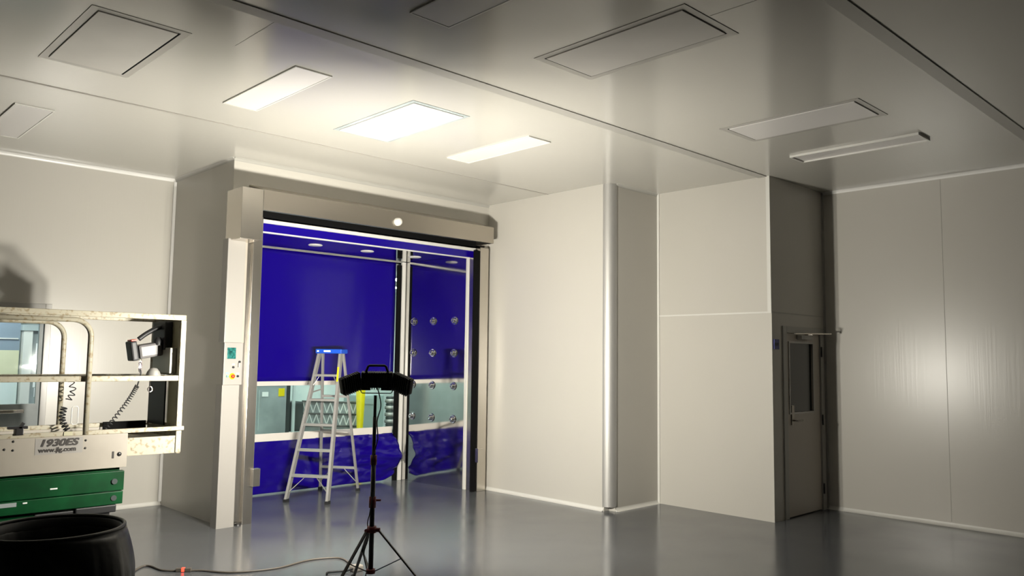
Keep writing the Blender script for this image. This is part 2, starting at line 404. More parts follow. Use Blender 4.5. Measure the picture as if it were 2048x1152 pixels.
# ------------------------------------------------------------------ near roll-up door (open) with steel hood
rd = thing('roll_up_door', (5.5, YD-.1, 0), 'open high-speed roll-up door with stainless hood and jambs', 'roll-up door')
YF = 7.69
bm = B(); prism(bm, [(YD-.001, 3.53), (YD-.03, 3.53), (YF, 3.43), (YF, 3.22), (YF+.004, 3.22), (YF+.004, 3.425), (YD-.03, 3.512), (YD-.001, 3.512)], 'x', 3.833, 7.06)
prism(bm, [(YD-.001, 3.512), (YD-.03, 3.512), (YF+.02, 3.412), (YF+.02, 3.22), (YD-.001, 3.22)], 'x', 7.05, 7.06)
obj('hood', bm, m_steelh, rd)
bm = B(); tube(bm, [(3.84, YD-.17, 3.33), (7.03, YD-.17, 3.33)], .085, 20); obj('curtain_roll', bm, m_cdark, rd)
obj('hood_shade_plate', bx(B(), 3.84, 7.045, YD-.02, YD-.001, 3.205, 3.50), m_dark, rd)  # added black sheet, paints the shade under the hood
obj('motor_cover', bx(B(), 3.60, 3.83, YF, YD-.001, 2.90, 3.43, .004), m_steel, rd)
for (a, b, a2, b2) in ((3.86, 3.965, 3.80, 3.86), (7.055, 7.205, 7.21, 7.255)):
    bm = B(); bx(bm, a, b, YD-.10, YD+.16, 0, 3.19, .004)
    if a < 5: bx(bm, 3.785, 3.86, YD-.05, YD-.001, 0, 3.19, .003)
    obj('jamb', bm, m_steel, rd)
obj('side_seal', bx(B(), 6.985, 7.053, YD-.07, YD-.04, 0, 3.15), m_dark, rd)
obj('curtain_edge', bx(B(), 3.97, 7.05, YD+.02, YD+.03, 3.06, 3.17), m_blue, rd, 'blue lower edge of the rolled-up curtain')
obj('bottom_bar', bx(B(), 3.967, 7.05, YD-.02, YD+.015, 3.145, 3.185, .005), m_trimw, rd)
bm = B(); lathe(bm, (5.52, YF-.001, 3.31), [(.001, .06), (.025, .056), (.042, .04), (.05, .015), (.05, 0)], 20, Vector((0, -1, 0))); obj('motion_sensor', bm, m_trimw, rd, 'white domed motion sensor')
for (x, m_) in ((3.975, m_steel), (7.06, m_steel)):
    bm = B(); bx(bm, x-.045, x+.035, YD-.16, YD-.101, .38, .56, .004); obj('photocell_box', bm, m_, rd)
bm = B(); lathe(bm, (3.82, YD-.09, 0), [(.001, .022), (.03, .02), (.034, 0)], 12); obj('floor_anchor', bm, m_blackm, rd)

# control cabinet on the left jamb
cc = thing('door_control_cabinet', (3.74, YD, 0), 'tall narrow white control cabinet left of the roll-up door', 'control cabinet')
obj('upper_cover', bx(B(), 3.575, 3.765, YD-.13, YD-.001, 1.85, 2.92, .006), m_white, cc)
obj('upper_side_channel', bx(B(), 3.765, 3.80, YD-.10, YD-.051, 1.85, 2.90, .003), m_gasket, cc)
obj('control_panel', bx(B(), 3.60, 3.80, YD-.09, YD-.051, 1.42, 1.85, .003), m_white, cc)
bm = B(); prism(bm, [(3.57, YD-.001), (3.57, YD-.14), (3.75, YD-.14), (3.775, YD-.10), (3.775, YD-.001)], 'z', 0.0, 1.42); obj('lower_cover', bm, m_white, cc)
yy = YD-.092
tp = obj('touch_screen', bx(B(), 3.63, 3.722, yy-.006, yy+.002, 1.685, 1.80, .002), m_screen, cc, 'green touch screen')
bm = B(); lathe(bm, (3.695, yy, 1.508), [(.001, .006), (.030, .006), (.032, 0)], 20, Vector((0, -1, 0))); ye = obj('stop_collar', bm, m_yellow, cc, 'yellow collar')
bm = B(); lathe(bm, (3.695, yy, 1.508), [(.001, .032), (.017, .03), (.021, .022), (.014, .006)], 16, Vector((0, -1, 0))); obj('stop_button', bm, m_redbtn, cc, 'red emergency stop button')
for (x, z, mm) in ((3.70, 1.60, m_black), (3.752, 1.508, m_black), (3.64, 1.508, m_teal), (3.765, 1.655, m_black)):
    bm = B(); lathe(bm, (x, yy, z), [(.001, .016), (.010, .015), (.012, 0)], 14, Vector((0, -1, 0))); obj('push_button', bm, mm, cc)
for (x, z) in ((3.70, 1.63), (3.752, 1.537), (3.64, 1.54)):
    obj('button_label', bx(B(), x-.016, x+.016, yy-.001, yy+.002, z-.008, z+.008), m_teal if x < 3.65 else m_cgrey, cc)
obj('key', bx(B(), 3.748, 3.756, yy-.025, yy+.002, 1.60, 1.645, mtx=None), m_alu, cc)

# ------------------------------------------------------------------ air shower chamber
CX0, CX1, CYB, CZ = 3.97, 7.04, 9.50, 3.09
ash = thing('air_shower', (5.5, 8.9, 0), 'stainless air shower chamber behind the open roll-up door', 'air shower')
PA, PB = 7.035, 6.91
def panx(y): return PA+(PB-PA)*(y-8.205)/(CYB-8.205)
obj('side_panel', prism(B(), [(PA, 8.205), (PB, CYB), (PB+.06, CYB), (PA+.06, 8.205)], 'z', 0, CZ-.002), m_mirror, ash, 'polished steel side panel with jet nozzles')
obj('side_panel', bx(B(), CX0-.05, CX0, YD+.165, CYB, 0, CZ), m_mirror, ash)
obj('top_panel', bx(B(), CX0-.05, CX1+.05, YD+.165, CYB, CZ, CZ+.05), m_mirror, ash)
obj('front_post', bx(B(), 7.045, 7.115, YD+.122, YD+.165, 0, CZ, .004), m_trimw, ash)
obj('front_head_trim', bx(B(), CX0, 7.04, YD+.12, YD+.16, CZ-.03, CZ+.008, .004), m_trimw, ash)
obj('rear_post', bx(B(), 6.85, 6.908, 9.385, 9.425, 0, CZ-.004, .004), m_trimw, ash)
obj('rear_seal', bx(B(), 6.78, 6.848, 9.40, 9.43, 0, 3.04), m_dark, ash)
obj('top_trim', bx(B(), CX0, 6.845, 9.41, 9.435, CZ-.012, CZ-.002), m_alu, ash)
def nozzle_bm(c):
    bm = B(); ax = Vector((-1, 0, 0))
    lathe(bm, c, [(.055, 0), (.056, .006), (.05, .010), (.044, .006), (.030, .010), (.036, .022), (.036, .032), (.028, .044), (.014, .050), (.012, .042), (.001, .040)], 24, ax)
    return bm
n0 = None
for z in (2.23, 1.79, 1.345, 0.905):
    for y in (9.20, 8.81, 8.40):
        if n0 is None:
            n0 = obj('air_nozzle', nozzle_bm((panx(y), y, z)), m_chrome, ash); ny, nz_ = y, z
        else:
            n = n0.copy(); C.objects.link(n); n.parent = ash; n.location = (panx(y)-panx(ny), y-ny, z-nz_)
for i, x in enumerate((5.09, 5.85, 6.62)):
    bm = B(); lathe(bm, (x, 8.80, CZ), [(.001, -.010), (.075, -.010), (.085, -.004), (.088, 0)], 28); obj('downlight', bm, m_trimw, ash)
# ceiling void cover above chamber comes with wall_door; partition behind the chamber
bm = B()
bx(bm, XJ+T, CX0-.055, YL, YL+T, 0, H); bx(bm, CX1+.055, 10.5, YL, YL+T, 0, H); bx(bm, CX0-.055, CX1+.055, YL, YL+T, CZ+.06, H)
struct('wall_partition', bm, m_wall)

# ------------------------------------------------------------------ far roll-up curtain (closed)
fd = thing('curtain_door', (5.5, 9.45, 0), 'closed blue roll-up curtain with clear window strip at the back of the air shower', 'roll-up door')
FY = 9.45; fx0, fx1 = CX0+.01, 6.775
def sheet(x0, x1, z0, z1, nx, nz, fn, th=0.004):
    bm = B(); G = [[None]*(nz+1) for _ in range(nx+1)]
    for i in range(nx+1):
        for j in range(nz+1):
            G[i][j] = bm.verts.new(fn(x0+(x1-x0)*i/nx, z0+(z1-z0)*j/nz))
    for i in range(nx):
        for j in range(nz):
            fc = bm.faces.new((G[i][j], G[i+1][j], G[i+1][j+1], G[i][j+1])); fc.smooth = True
    bmesh.ops.recalc_face_normals(bm, faces=bm.faces[:])
    bmesh.ops.solidify(bm, geom=bm.faces[:], thickness=th)
    return bm
def up(x, z): return (x, FY-0.006*noise.noise(Vector((x*1.2, z*1.0, 3.0))), z)
obj('upper_curtain', sheet(fx0, fx1, 1.40, CZ-.01, 40, 24, up), m_blue, fd)
def smooth(a, b, t):
    t = max(0, min(1, (t-a)/(b-a))); return t*t*(3-2*t)
def low(x, z):
    s = smooth(5.2, 6.9, x); k = 1-z/0.66
    y = FY - 0.22*smooth(6.2, 6.9, x)*math.sin(min(1, k*1.25)*PI*0.9)
    # folds
    y -= (0.012+0.030*s)*(noise.noise(Vector((x*2.2+z*3.5, z*9, 1.3)))+0.6*noise.noise(Vector((x*6-z*5, z*14, 5.1))))
    zz = z + 0.10*smooth(6.55, 6.9, x)*k*k
    xx = x + 0.06*smooth(6.6, 6.9, x)*math.sin(k*PI*0.8) - 0.12*smooth(6.6, 6.9, x)*max(0, k-.6)
    return (xx, y, max(zz, 0.015))
obj('lower_curtain', sheet(fx0, fx1, 0.015, 0.66, 90, 40, low), m_bluew, fd, 'wrinkled lower blue sheet')
obj('window_strip', bx(B(), fx0, fx1, FY-.002, FY+.002, 0.75, 1.345), m_pvc, fd, 'clear plastic window strip')
m_weld = mat('weld_band', (0.66, 0.62, 0.57), 0.35)
obj('window_band', bx(B(), fx0, fx1, FY-.006, FY+.004, 1.345, 1.40), m_weld, fd)
obj('window_band', bx(B(), fx0, fx1, FY-.006, FY+.004, 0.655, 0.75), m_weld, fd)

# ------------------------------------------------------------------ corridor beyond
bm = B(); bx(bm, X0, 10.5, YL+T, CY1, 3.0, 3.1); struct('ceiling_corridor', bm, m_cwall)
struct('wall_corridor_back', bx(B(), X0, 10.5, CY1, CY1+T, 0, 3.1), m_cwall)
struct('wall_corridor_left', bx(B(), X0-T, X0, YL+T, CY1+T, 0, 3.1), m_cwall)
struct('wall_corridor_right', bx(B(), 10.5, 10.6, YL, CY1+T, 0, 3.1), m_cwall)
bm = B(); bx(bm, X0, 2.80, 12.55, 12.6, 1.75, 3.0); struct('wall_corridor_blue', bm, m_bwall)
bm = B(); bx(bm, X0, 2.80, 12.55, 12.6, 1.33, 1.75); struct('wall_corridor_yellow', bm, m_ywall)
bm = B(); bx(bm, X0, 2.80, 12.55, 12.6, 0, 1.33); struct('wall_corridor_pale', bm, m_cwall)
bm = B(); bx(bm, X0, 2.78, 12.535, 12.549, 1.90, 1.915); struct('trim_%d' % k, bm, m_trimw); k += 1
d3 = sroot('door_3', (3.2, 12.5, 0), 'grey corridor door with white posts')
bm = B(); bx(bm, 2.82, 2.93, 12.45, 12.6, 0, 2.02); bx(bm, 3.75, 3.86, 12.45, 12.6, 0, 2.02); obj('door_frame', bm, m_trimw, d3)
obj('door_head', bx(B(), 2.80, 3.9, 12.44, 12.6, 2.02, 2.10), m_cgrey, d3)
obj('door_leaf', bx(B(), 2.93, 3.75, 12.52, 12.56, 0, 2.02), m_cgrey, d3)
for (x, z, w, h) in ((2.99, 1.78, .05, .14), (3.06, 1.88, .04, .10), (2.98, 1.30, .07, .10), (3.0, 1.18, .08, .12)):
    obj('notice', bx(B(), x, x+w, 12.512, 12.519, z-h/2, z+h/2), m_paper, d3)
for x in (2.0, 5.2, 8.0):
    for y in (10.6, 11.9):
        t = thing('corridor_lamp', (x, y, 3.0), 'lit white corridor ceiling lamp behind the far curtain', 'ceiling light', 'corridor ceiling lamps')
        obj('housing', bx(B(), x-.62, x+.62, y-.17, y+.17, 2.97, 2.999), m_trimw, t)
        obj('tube', bx(B(), x-.58, x+.58, y-.13, y+.13, 2.962, 2.969), m_tube, t)
# machine cabinet seen through the strip window
cb = thing('machine_cabinet', (6.0, 11.8, 0), 'grey glass-fronted cabinet seen through the left end of the window strip', 'cabinet')
bm = B(); bx(bm, 5.72, 6.24, 11.5, 12.1, .46, 1.9, .01); obj('body', bm, m_cgrey, cb)
bm = B(); bx(bm, 5.68, 5.72, 11.48, 12.1, .0, 1.9); bx(bm, 6.24, 6.33, 11.55, 12.1, .46, 1.9); obj('side_profile', bm, m_cdark, cb)
obj('front_profile', bx(B(), 5.70, 5.725, 11.46, 11.50, 0, 1.95), m_cwall, cb)
obj('plinth', bx(B(), 5.73, 6.3, 11.52, 12.05, 0, .459), m_cwall, cb)
obj('warning_label', bx(B(), 6.10, 6.20, 11.492, 11.499, 1.10, 1.22), m_yellow, cb, 'yellow label')
obj('label_plate', bx(B(), 5.83, 5.93, 11.492, 11.499, 1.10, 1.17), m_paper, cb)
obj('door_line', bx(B(), 5.78, 5.785, 11.492, 11.499, .60, 1.20), m_cwall, cb)
pl = thing('white_post', (6.36, 11.5, 0), 'slim white post right of the grey cabinet behind the curtain', 'post')
obj('shaft', bx(B(), 6.345, 6.385, 11.48, 11.52, .01, 2.9, .004), m_cwall, pl)
obj('base_plate', bx(B(), 6.32, 6.47, 11.44, 11.53, 0, .46, .004), m_cwall, pl)
# lattice conveyor
lt = thing('lattice_conveyor', (7.2, 12, 0), 'low conveyor with zigzag metal lattice behind the far curtain', 'conveyor')
bm = B(); bx(bm, 6.55, 6.80, 11.95, 12.3, .50, .98, .03); obj('drive_housing', bm, m_cdark, lt)
bm = B()
for z in (.58, .78, .98): bar(bm, (6.8, 12.0, z), (7.85, 12.0, z-.06), .03, .03)
obj('rail', bm, m_cdark, lt)
bm = B()
for row in range(2):
    for i in range(16):
        x = 6.8+i*.065; z0 = .60+.2*row-.06*(i/16); a = (x, 11.99, z0); b_ = (x+.065, 11.99, z0+.17)
        bar(bm, a if i % 2 else (x, 11.99, z0+.17), b_ if i % 2 else (x+.065, 11.99, z0), .012, .012)
obj('lattice', bm, m_paper, lt)
bm = B(); bx(bm, 6.8, 7.85, 12.02, 12.04, .45, .96); obj('back_plate', bm, m_cgrey, lt)
bm = B(); bx(bm, 6.56, 7.85, 11.96, 12.3, 0, .44); obj('base', bm, m_cwall, lt)
bo = thing('yellow_bollard', (7.85, 11.95, 0), 'bright yellow post seen through the window strip', 'bollard')
bm = B(); lathe(bm, (7.86, 11.9, 0), [(.001, 0), (.050, 0), (.055, .5), (.08, 1.1), (.08, 1.35), (.001, 1.36)], 20); obj('shaft', bm, m_yellow, bo)
gm = thing('grey_machine', (8.35, 12, 0), 'pale grey machine with ribbed hose behind the right of the window strip', 'machine')
bm = B(); bx(bm, 7.96, 8.42, 12.0, 12.6, 0, 1.05, .02); bx(bm, 8.0, 8.2, 11.98, 12.2, .9, 1.0); obj('body', bm, mat('machine_grey', (.33, .42, .41), .4), gm)
bm = B()
for i in range(6): lathe(bm, (8.56, 12.0, .30+i*.12), [(.07, 0), (.10, .02), (.10, .06), (.07, .08), (.07, .12)], 20)
obj('ribbed_hose', bm, m_alu, gm)
bm = B()
for i in range(6): lathe(bm, (8.56, 12.0, .372+i*.12), [(.072, 0), (.085, .024), (.072, .048)], 20)
obj('hose_ring', bm, m_cdark, gm)

# ------------------------------------------------------------------ step ladder
V = Vector
FL, FR = V((4.84, 8.84, 0)), V((5.14, 8.41, 0))
RR_, RL_ = V((5.93, 8.98, 0)), V((5.63, 9.40, 0))
wd = (FR-FL).normalized(); dd = V((-wd.y, wd.x, 0))       # width and depth directions
ld = thing('step_ladder', (5.35, 8.9, 0), 'open aluminium step ladder with blue top cap, before the blue curtain', 'ladder')
cz = 1.77; cc0 = V((5.40, 8.855, 0))
TL, TR = cc0-wd*.14-dd*.035+V((0, 0, cz)), cc0+wd*.14-dd*.035+V((0, 0, cz))
BL, BR = cc0-wd*.135+dd*.05+V((0, 0, cz)), cc0+wd*.135+dd*.05+V((0, 0, cz))
def ladbar(p, q, w, h, name, m_=m_alu, hint=None):
    bm = B(); bar(bm, p, q, w, h, .002, hint or V((0, 0, 1))); return obj(name, bm, m_, ld)
up_z = V((0, 0, .02))
for a, b in ((FL, TL), (FR, TR)): ladbar(a+up_z, b, .028, .075, 'front_rail', hint=dd)
for a, b in ((RL_, BL), (RR_, BR)): ladbar(a+up_z, b, .022, .042, 'rear_rail', hint=dd)
for p, s in ((FL, .04), (FR, .04), (RL_, .028), (RR_, .028)):
    m3 = Matrix((wd, dd, V((0, 0, 1)))).transposed().to_4x4(); m3.translation = p
    obj('foot', bx(B(), -.022, .022, -s, s, 0, .035, .004, m3), m_black, ld)
def lerp(a, b, t): return a+(b-a)*t
steps = []
for i in range(5):
    z = 0.30+0.297*i; t = z/cz
    a, b = lerp(FL, TL, t), lerp(FR, TR, t)
    ladbar(a+wd*.012, b-wd*.012, .085, .028, 'step')
    steps.append((a, b))
for z in (.30, .78, 1.22):
    t = z/cz; ladbar(lerp(RL_, BL, t), lerp(RR_, BR, t), .03, .03, 'rear_brace')
a, b = steps[0]
for (p, q, s) in ((a, lerp(FL, TL, .06), 1), (b, lerp(FR, TR, .06), -1)):
    bm = B(); bar(bm, p+wd*s*.17-V((0, 0, .01)), q+V((0, 0, 0)), .015, .006); obj('corner_brace', bm, m_alu, ld)
t = .30/cz; a, b = lerp(RL_, BL, t), lerp(RR_, BR, t)
for (p, q, s) in ((a, lerp(RL_, BL, .06), 1), (b, lerp(RR_, BR, .06), -1)):
    bm = B(); bar(bm, p+wd*s*.17, q, .012, .005); obj('corner_brace', bm, m_alu, ld)
a, b = steps[4]
for (p, q, s) in ((a, lerp(FL, TL, .76), 1), (b, lerp(FR, TR, .76), -1)):
    bm = B(); bar(bm, p+wd*s*.07, q, .012, .005); obj('corner_brace', bm, m_alu, ld)
for s, (p, q) in ((0, (lerp(FL, TL, .72), lerp(RL_, BL, .74))), (1, (lerp(FR, TR, .72), lerp(RR_, BR, .74)))):
    bm = B(); bar(bm, p, q, .004, .018); obj('spreader', bm, m_alu, ld)
m3 = Matrix((wd, dd, V((0, 0, 1)))).transposed().to_4x4(); m3.translation = cc0+V((0, 0, cz-.012))
bm = B(); bx(bm, -.172, .172, -.095, .105, 0, .055, .010, m3); obj('top_cap', bm, m_bluecap, ld, 'blue plastic top cap')
bm = B(); bx(bm, -.06, .03, -.099, -.0955, .018, .04, 0, m3); obj('cap_label', bm, m_paper, ld)
obj('cap_sticker', bx(B(), -.15, -.125, -.099, -.0955, .018, .04, 0, m3), m_paper, ld)
# labels on the rails
for (A_, B_, t0, t1, mm) in ((FR, TR, .80, .90, m_yellow), (FL, TL, .03, .09, m_paper), (FL, TL, .11, .19, m_paper)):
    p, q = lerp(A_, B_, t0), lerp(A_, B_, t1); off = -dd*.039
    bm = B(); bar(bm, p+off, q+off, .022, .002, 0, dd); obj('rail_label', bm, mm, ld)

# ------------------------------------------------------------------ tripod work light
TX, TY = 3.465, 5.05
tp = thing('tripod_work_light', (TX, TY, 0), 'black three-head work light on a tripod with red clamps', 'work light')
P0 = V((TX, TY, 0))
def cyl(z0, z1, r_, name, m_, n=16, rr2=None):
    bm = B(); lathe(bm, P0, [(.001, z0), (r_, z0), (rr2 or r_, z1), (.001, z1)], n); return obj(name, bm, m_, tp)
cyl(.16, .98, .018, 'lower_pole', m_blackm); cyl(.98, 1.28, .014, 'middle_pole', m_blackm); cyl(1.28, 1.44, .0115, 'upper_pole', m_blackm)
cyl(.62, .70, .026, 'pole_clamp', m_red); cyl(.93, 1.0, .024, 'pole_clamp', m_red)
cyl(.44, .485, .034, 'leg_hub', m_red); cyl(.15, .18, .034, 'spreader_hub', m_red)
bm = B(); tube(bm, [P0+V((.02, 0, .67)), P0+V((.06, -.02, .67))], .008, 8); obj('clamp_knob', bm, m_red, tp)
rdir = V((math.sin(YAW+.08), -math.cos(YAW+.08), 0)); fdir = V((math.cos(YAW+.08), math.sin(YAW+.08), 0))
for ang in (-8, 232, 112):
    d = rdir*math.cos(math.radians(ang))+fdir*math.sin(math.radians(ang))
    hubp = P0+d*.05+V((0, 0, .46)); foot = P0+d*.44+V((0, 0, .018))
    bm = B(); bar(bm, hubp, foot, .022, .012, .002); tube(bm, [foot+V((0, 0, .006)), foot+d*.02-V((0, 0, 0.0))], .016, 10)
    obj('leg', bm, m_blackm, tp)
    mid = lerp(hubp, foot, .45); bm = B(); bar(bm, P0+d*.03+V((0, 0, .165)), mid, .014, .006); obj('leg_brace', bm, m_blackm, tp)
    bm = B(); tube(bm, [hubp-d*.045, hubp+d*.012], .016, 8); obj('hub_knuckle', bm, m_red, tp)
# lamp head
F0 = V((.60, .80, 0)).normalized(); tilt = math.radians(15)
Nn = F0*math.cos(tilt)+V((0, 0, 1))*math.sin(tilt); Uu = -F0*math.sin(tilt)+V((0, 0, 1))*math.cos(tilt); Rr = Nn.cross(Uu)
LC = V((TX+.01, TY+.0, 1.555))+V((0, 0, 0))
def lampbox(center, yaw, w, h, dpt, name, fins=True, s=0):
    n = Nn*math.cos(yaw)+Rr*math.sin(yaw); r_ = Rr*math.cos(yaw)-Nn*math.sin(yaw)
    al = math.radians(9)
    r2 = r_*math.cos(al)-Uu*s*math.sin(al) if s else r_; U2 = Uu*math.cos(al)+r_*s*math.sin(al) if s else Uu
    m4 = Matrix((r2, U2, n)).transposed().to_4x4(); m4.translation = center
    bm = B(); bx(bm, -w/2, w/2, -h/2, h/2, -dpt/2, dpt/2, .012, m4)
    if fins:
        k_ = int(w/.018)
        for i in range(k_):
            x = -w/2+.014+i*(w-.028)/(k_-1); bx(bm, x-.003, x+.003, -h/2-.006, h/2+.006, -dpt/2-.014, dpt/2-.02, 0, m4)
    o = obj(name, bm, m_black, tp)
    bm = B(); bx(bm, -w*.27, w*.27, -.031, .031, dpt/2+.001, dpt/2+.005, 0, m4)
    l = obj('lens', bm, m_lens, o, 'glowing lens'); return m4
ya = math.radians(38); hw = .118
mc = lampbox(LC, 0, .235, .12, .05, 'center_head')
for s in (-1, 1):
    yv = s*ya; r_ = Rr*math.cos(yv)-Nn*math.sin(yv)
    c_ = LC+Rr*s*(hw+.004)+r_*s*.088
    lampbox(c_-Uu*.012, yv, .165, .125, .05, 'side_head', s=s)
bm = B()
p = [LC+Rr*x+Uu*y-Nn*.01 for x, y in ((-.085, .055), (-.065, .105), (-.055, .112), (.055, .112), (.065, .105), (.085, .055))]
tube(bm, p, .009, 8); obj('carry_handle', bm, m_black, tp)
bm = B(); q = [LC+Rr*x-V((0, 0, z)) for x, z in ((-.115, 0), (-.115, .10), (.115, .10), (.115, 0))]
q = [q[0]]+[lerp(q[0], q[1], .9)]+[q[1]+(q[2]-q[1])*.04]+[q[2]+(q[1]-q[2])*.04]+[lerp(q[3], q[2], .9)]+[q[3]]
for a, b in zip(q, q[1:]): tube(bm, [a, b], .004, 6)
obj('yoke_bracket', bm, m_blackm, tp)
bm = B(); bx(bm, -.11, -.045, -.078, -.055, -.02, .02, .004, mc); bx(bm, .03, .11, -.078, -.055, -.02, .02, .004, mc); obj('hinge_block', bm, m_black, tp)
b_ = -fdir*.03
pts = [LC-Uu*.05-Nn*.02, LC+Rr*.02-V((0, 0, .10))+b_, V((TX, TY, 1.36))+rdir*.045+b_, V((TX, TY, 1.25))+rdir*.02+b_, V((TX, TY, 1.12))+rdir*.028+b_,
       V((TX, TY, .99))-rdir*.0+b_, V((TX, TY, .80))+rdir*.012+b_, V((TX, TY, .60))-rdir*.012+b_, V((TX, TY, .50))-rdir*.035-b_, V((TX, TY, .40))-rdir*.025-b_,
       V((TX, TY, .28))-rdir*.055-b_, V((TX, TY, .15))-rdir*.035-b_*2, V((TX, TY, .03))-rdir*.08-b_*5, V((TX, TY, .01))-rdir*.18-b_*9, ]
bm = B(); tube(bm, spline(pts, 8), .0042, 8); obj('power_cable', bm, m_black, tp)

# extension cord on the floor
ec = thing('extension_cord', (2.95, 6.3, 0), 'long grey-brown extension cord on the floor with glowing red plug', 'cord')
cp = [(1.35, 5.1, .008), (2.0, 6.2, .008), (2.50, 6.88, .008), (2.59, 6.66, .008), (2.70, 6.54, .008), (2.81, 6.46, .008), (2.93, 6.28, .008), (3.09, 6.18, .008), (3.32, 6.13, .008), (3.59, 6.19, .008), (3.76, 6.16, .008), (3.86, 6.05, .008), (3.77, 5.715, .012)]
bm = B(); tube(bm, spline(cp, 10), .008, 8); obj('cable', bm, m_cable, ec)
bm = B(); bar(bm, (2.66, 6.575, .016), (2.75, 6.50, .016), .03, .028, .004); obj('connector', bm, m_cable, ec)
bm = B(); bar(bm, (2.693, 6.546, .018), (2.711, 6.531, .018), .032, .030, .004); obj('glow_ring', bm, m_ledred, ec, 'glowing red indicator')
pk = thing('cord_plug_block', (3.72, 5.66, 0), 'pale plug block on the floor behind the tripod', 'plug')
obj('block', bx(B(), 3.70, 3.79, 5.62, 5.70, 0, .05, .012), m_doorbeige, pk)
bm = B(); tube(bm, spline([(3.71, 5.64, .03), (3.66, 5.68, .012), (3.60, 5.72, .010), (3.53, 5.74, .010), (3.50, 5.70, .010)], 6), .008, 8); obj('cord_end', bm, m_black, pk)

# ------------------------------------------------------------------ trash bin
bc = V((1.21, 4.53, 0))
tb = thing('trash_bin', bc, 'large round black trash bin with loose plastic liner, at the lower left', 'trash bin')
bm = B(); lathe(bm, bc, [(.001, .0), (.25, .0), (.26, .02), (.312, .80), (.322, .805), (.325, .835), (.318, .85), (.303, .847), (.296, .80), (.25, .03), (.001, .03)], 48); obj('barrel', bm, m_black, tb)
bm = B(); tube(bm, [bc+V((.322*math.cos(t),   .322*math.sin(t), .856)) for t in [i*2*PI/48 for i in range(48)]], .009, 8, closed=True); obj('rim', bm, m_rim, tb)
TA = YAW-PI/2                       # side of the bin towards the right of the photo
def wob(j, t, rad, h):
    # frame_of(z) gives its own zero angle; measure the angle in world space
    a, b = frame_of(V((0, 0, 1))); d = a*math.cos(t)+b*math.sin(t); ang = math.atan2(d.y, d.x)
    nn = noise.noise(Vector((d.x*4, d.y*4, h*3)))*.5+noise.noise(Vector((d.x*13, d.y*13, j*.25)))*.5
    if j >= 6:
        kk = (j-6)/8; rg = max(0, math.cos(ang-TA))**3
        drop = (.035+.40*rg+.05*nn)*kk
        return .329+(.004+.02*rg)*kk+nn*(.008+.06*rg)*kk+.045*rg*math.sin(min(1, kk*1.1)*PI*.8), .852-drop
    kk = (6-j)/6
    return .296-.03*kk+nn*.04*kk, .852-.34*kk
bm = B()
lathe(bm, bc, [(.3, .5)]*15, 140, wob=wob)
obj('bin_liner', bm, m_bag, tb, 'crumpled black plastic liner folded over the rim', recalc=True)

# ------------------------------------------------------------------ scissor lift
LY0, LY1 = 6.90, 7.62
sl = thing('scissor_lift', (1.6, 7.26, 0), 'worn cream and green scissor lift with guard rails, at the left', 'scissor lift')
XR, XM = 2.79, 2.03
# platform
bm = B(); bx(bm, .50, 2.35, LY0+.006, LY1, .82, .845); bx(bm, .50, 2.35, LY0, LY0+.03, .815, 1.085, .003); bx(bm, .50, 2.35, LY1-.03, LY1, .815, 1.085, .003)
obj('platform_deck', bm, m_gasket, sl)
obj('deck_floor', bx(B(), .52, 2.34, LY0+.03, LY1-.03, 1.02, 1.05), m_cgrey, sl)
bm = B(); bx(bm, 1.4, XR-.012, LY0+.035, LY0+.06, .895, 1.04, .003); bx(bm, 1.4, XR-.012, LY1-.06, LY1-.035, .895, 1.04, .003); bx(bm, 1.4, XR-.012, LY0+.06, LY1-.06, 1.0, 1.018)
bx(bm, XR-.03, XR, LY0+.035, LY1-.035, .89, 1.04, .003)
obj('extension_deck', bm, m_cream, sl)
bm = B(); bx(bm, 1.2, XR+.01, LY0-.004, LY0+.03, 1.085, 1.12, .004); bx(bm, 1.2, XR+.01, LY1-.03, LY1+.004, 1.085, 1.12, .004); bx(bm, .5, 1.10, LY0-.02, LY0+.03, 1.075, 1.13, .014)
obj('toe_rail', bm, m_cream, sl)
obj('end_toe_board', bx(B(), XR-.02, XR-.004, LY0+.04, LY1-.04, 1.04, 1.13), m_cream, sl)
obj('toe_kick_plate', bx(B(), 2.36, 2.72, LY1-.07, LY1-.055, 1.03, 1.13), m_dark, sl, 'dark kick plate')  # near-black strip along the far side of the extension deck
def hoop(y, x1, zt, rad, w=.042, x0=.50, zb=1.09):
    pts = [(x0, y, zt)]+[(x1-rad+rad*math.sin(a), y, zt-rad+rad*math.cos(a)) for a in [i*PI/2/8 for i in range(9)]]+[(x1, y, zb)]
    bm = B(); tube(bm, pts, w/2, 10); return bm
for y in (LY0+.0, LY1):
    o = obj('main_guard_hoop', hoop(y, XM, 1.985 if y < 7 else 1.985, .13), m_cream, sl)
for y in (LY0+.045, LY1-.045):
    bm = B()
    bx(bm, .60, XR, y-.02, y+.02, 2.015, 2.06, .006)
    obj('extension_top_rail', bm, m_cream, sl)
    bm = B(); bx(bm, .60, XR-.04, y-.016, y+.016, 1.50, 1.545, .006); obj('mid_rail', bm, m_cream, sl)
    bm = B(); bx(bm, XR-.045, XR, y-.022, y+.022, .90, 2.015, .005); obj('end_post', bm, m_cream, sl)
bm = B(); bx(bm, XR-.04, XR, LY0+.067, LY1-.067, 2.02, 2.055, .005); obj('end_top_rail', bm, m_cream, sl)
bm = B(); bx(bm, XR-.038, XR-.004, LY0+.067, LY1-.067, 1.50, 1.54, .005); obj('end_mid_rail', bm, m_cream, sl)
bm = B(); bx(bm, 1.18, 1.205, LY0, LY0+.03, 1.09, 1.98)
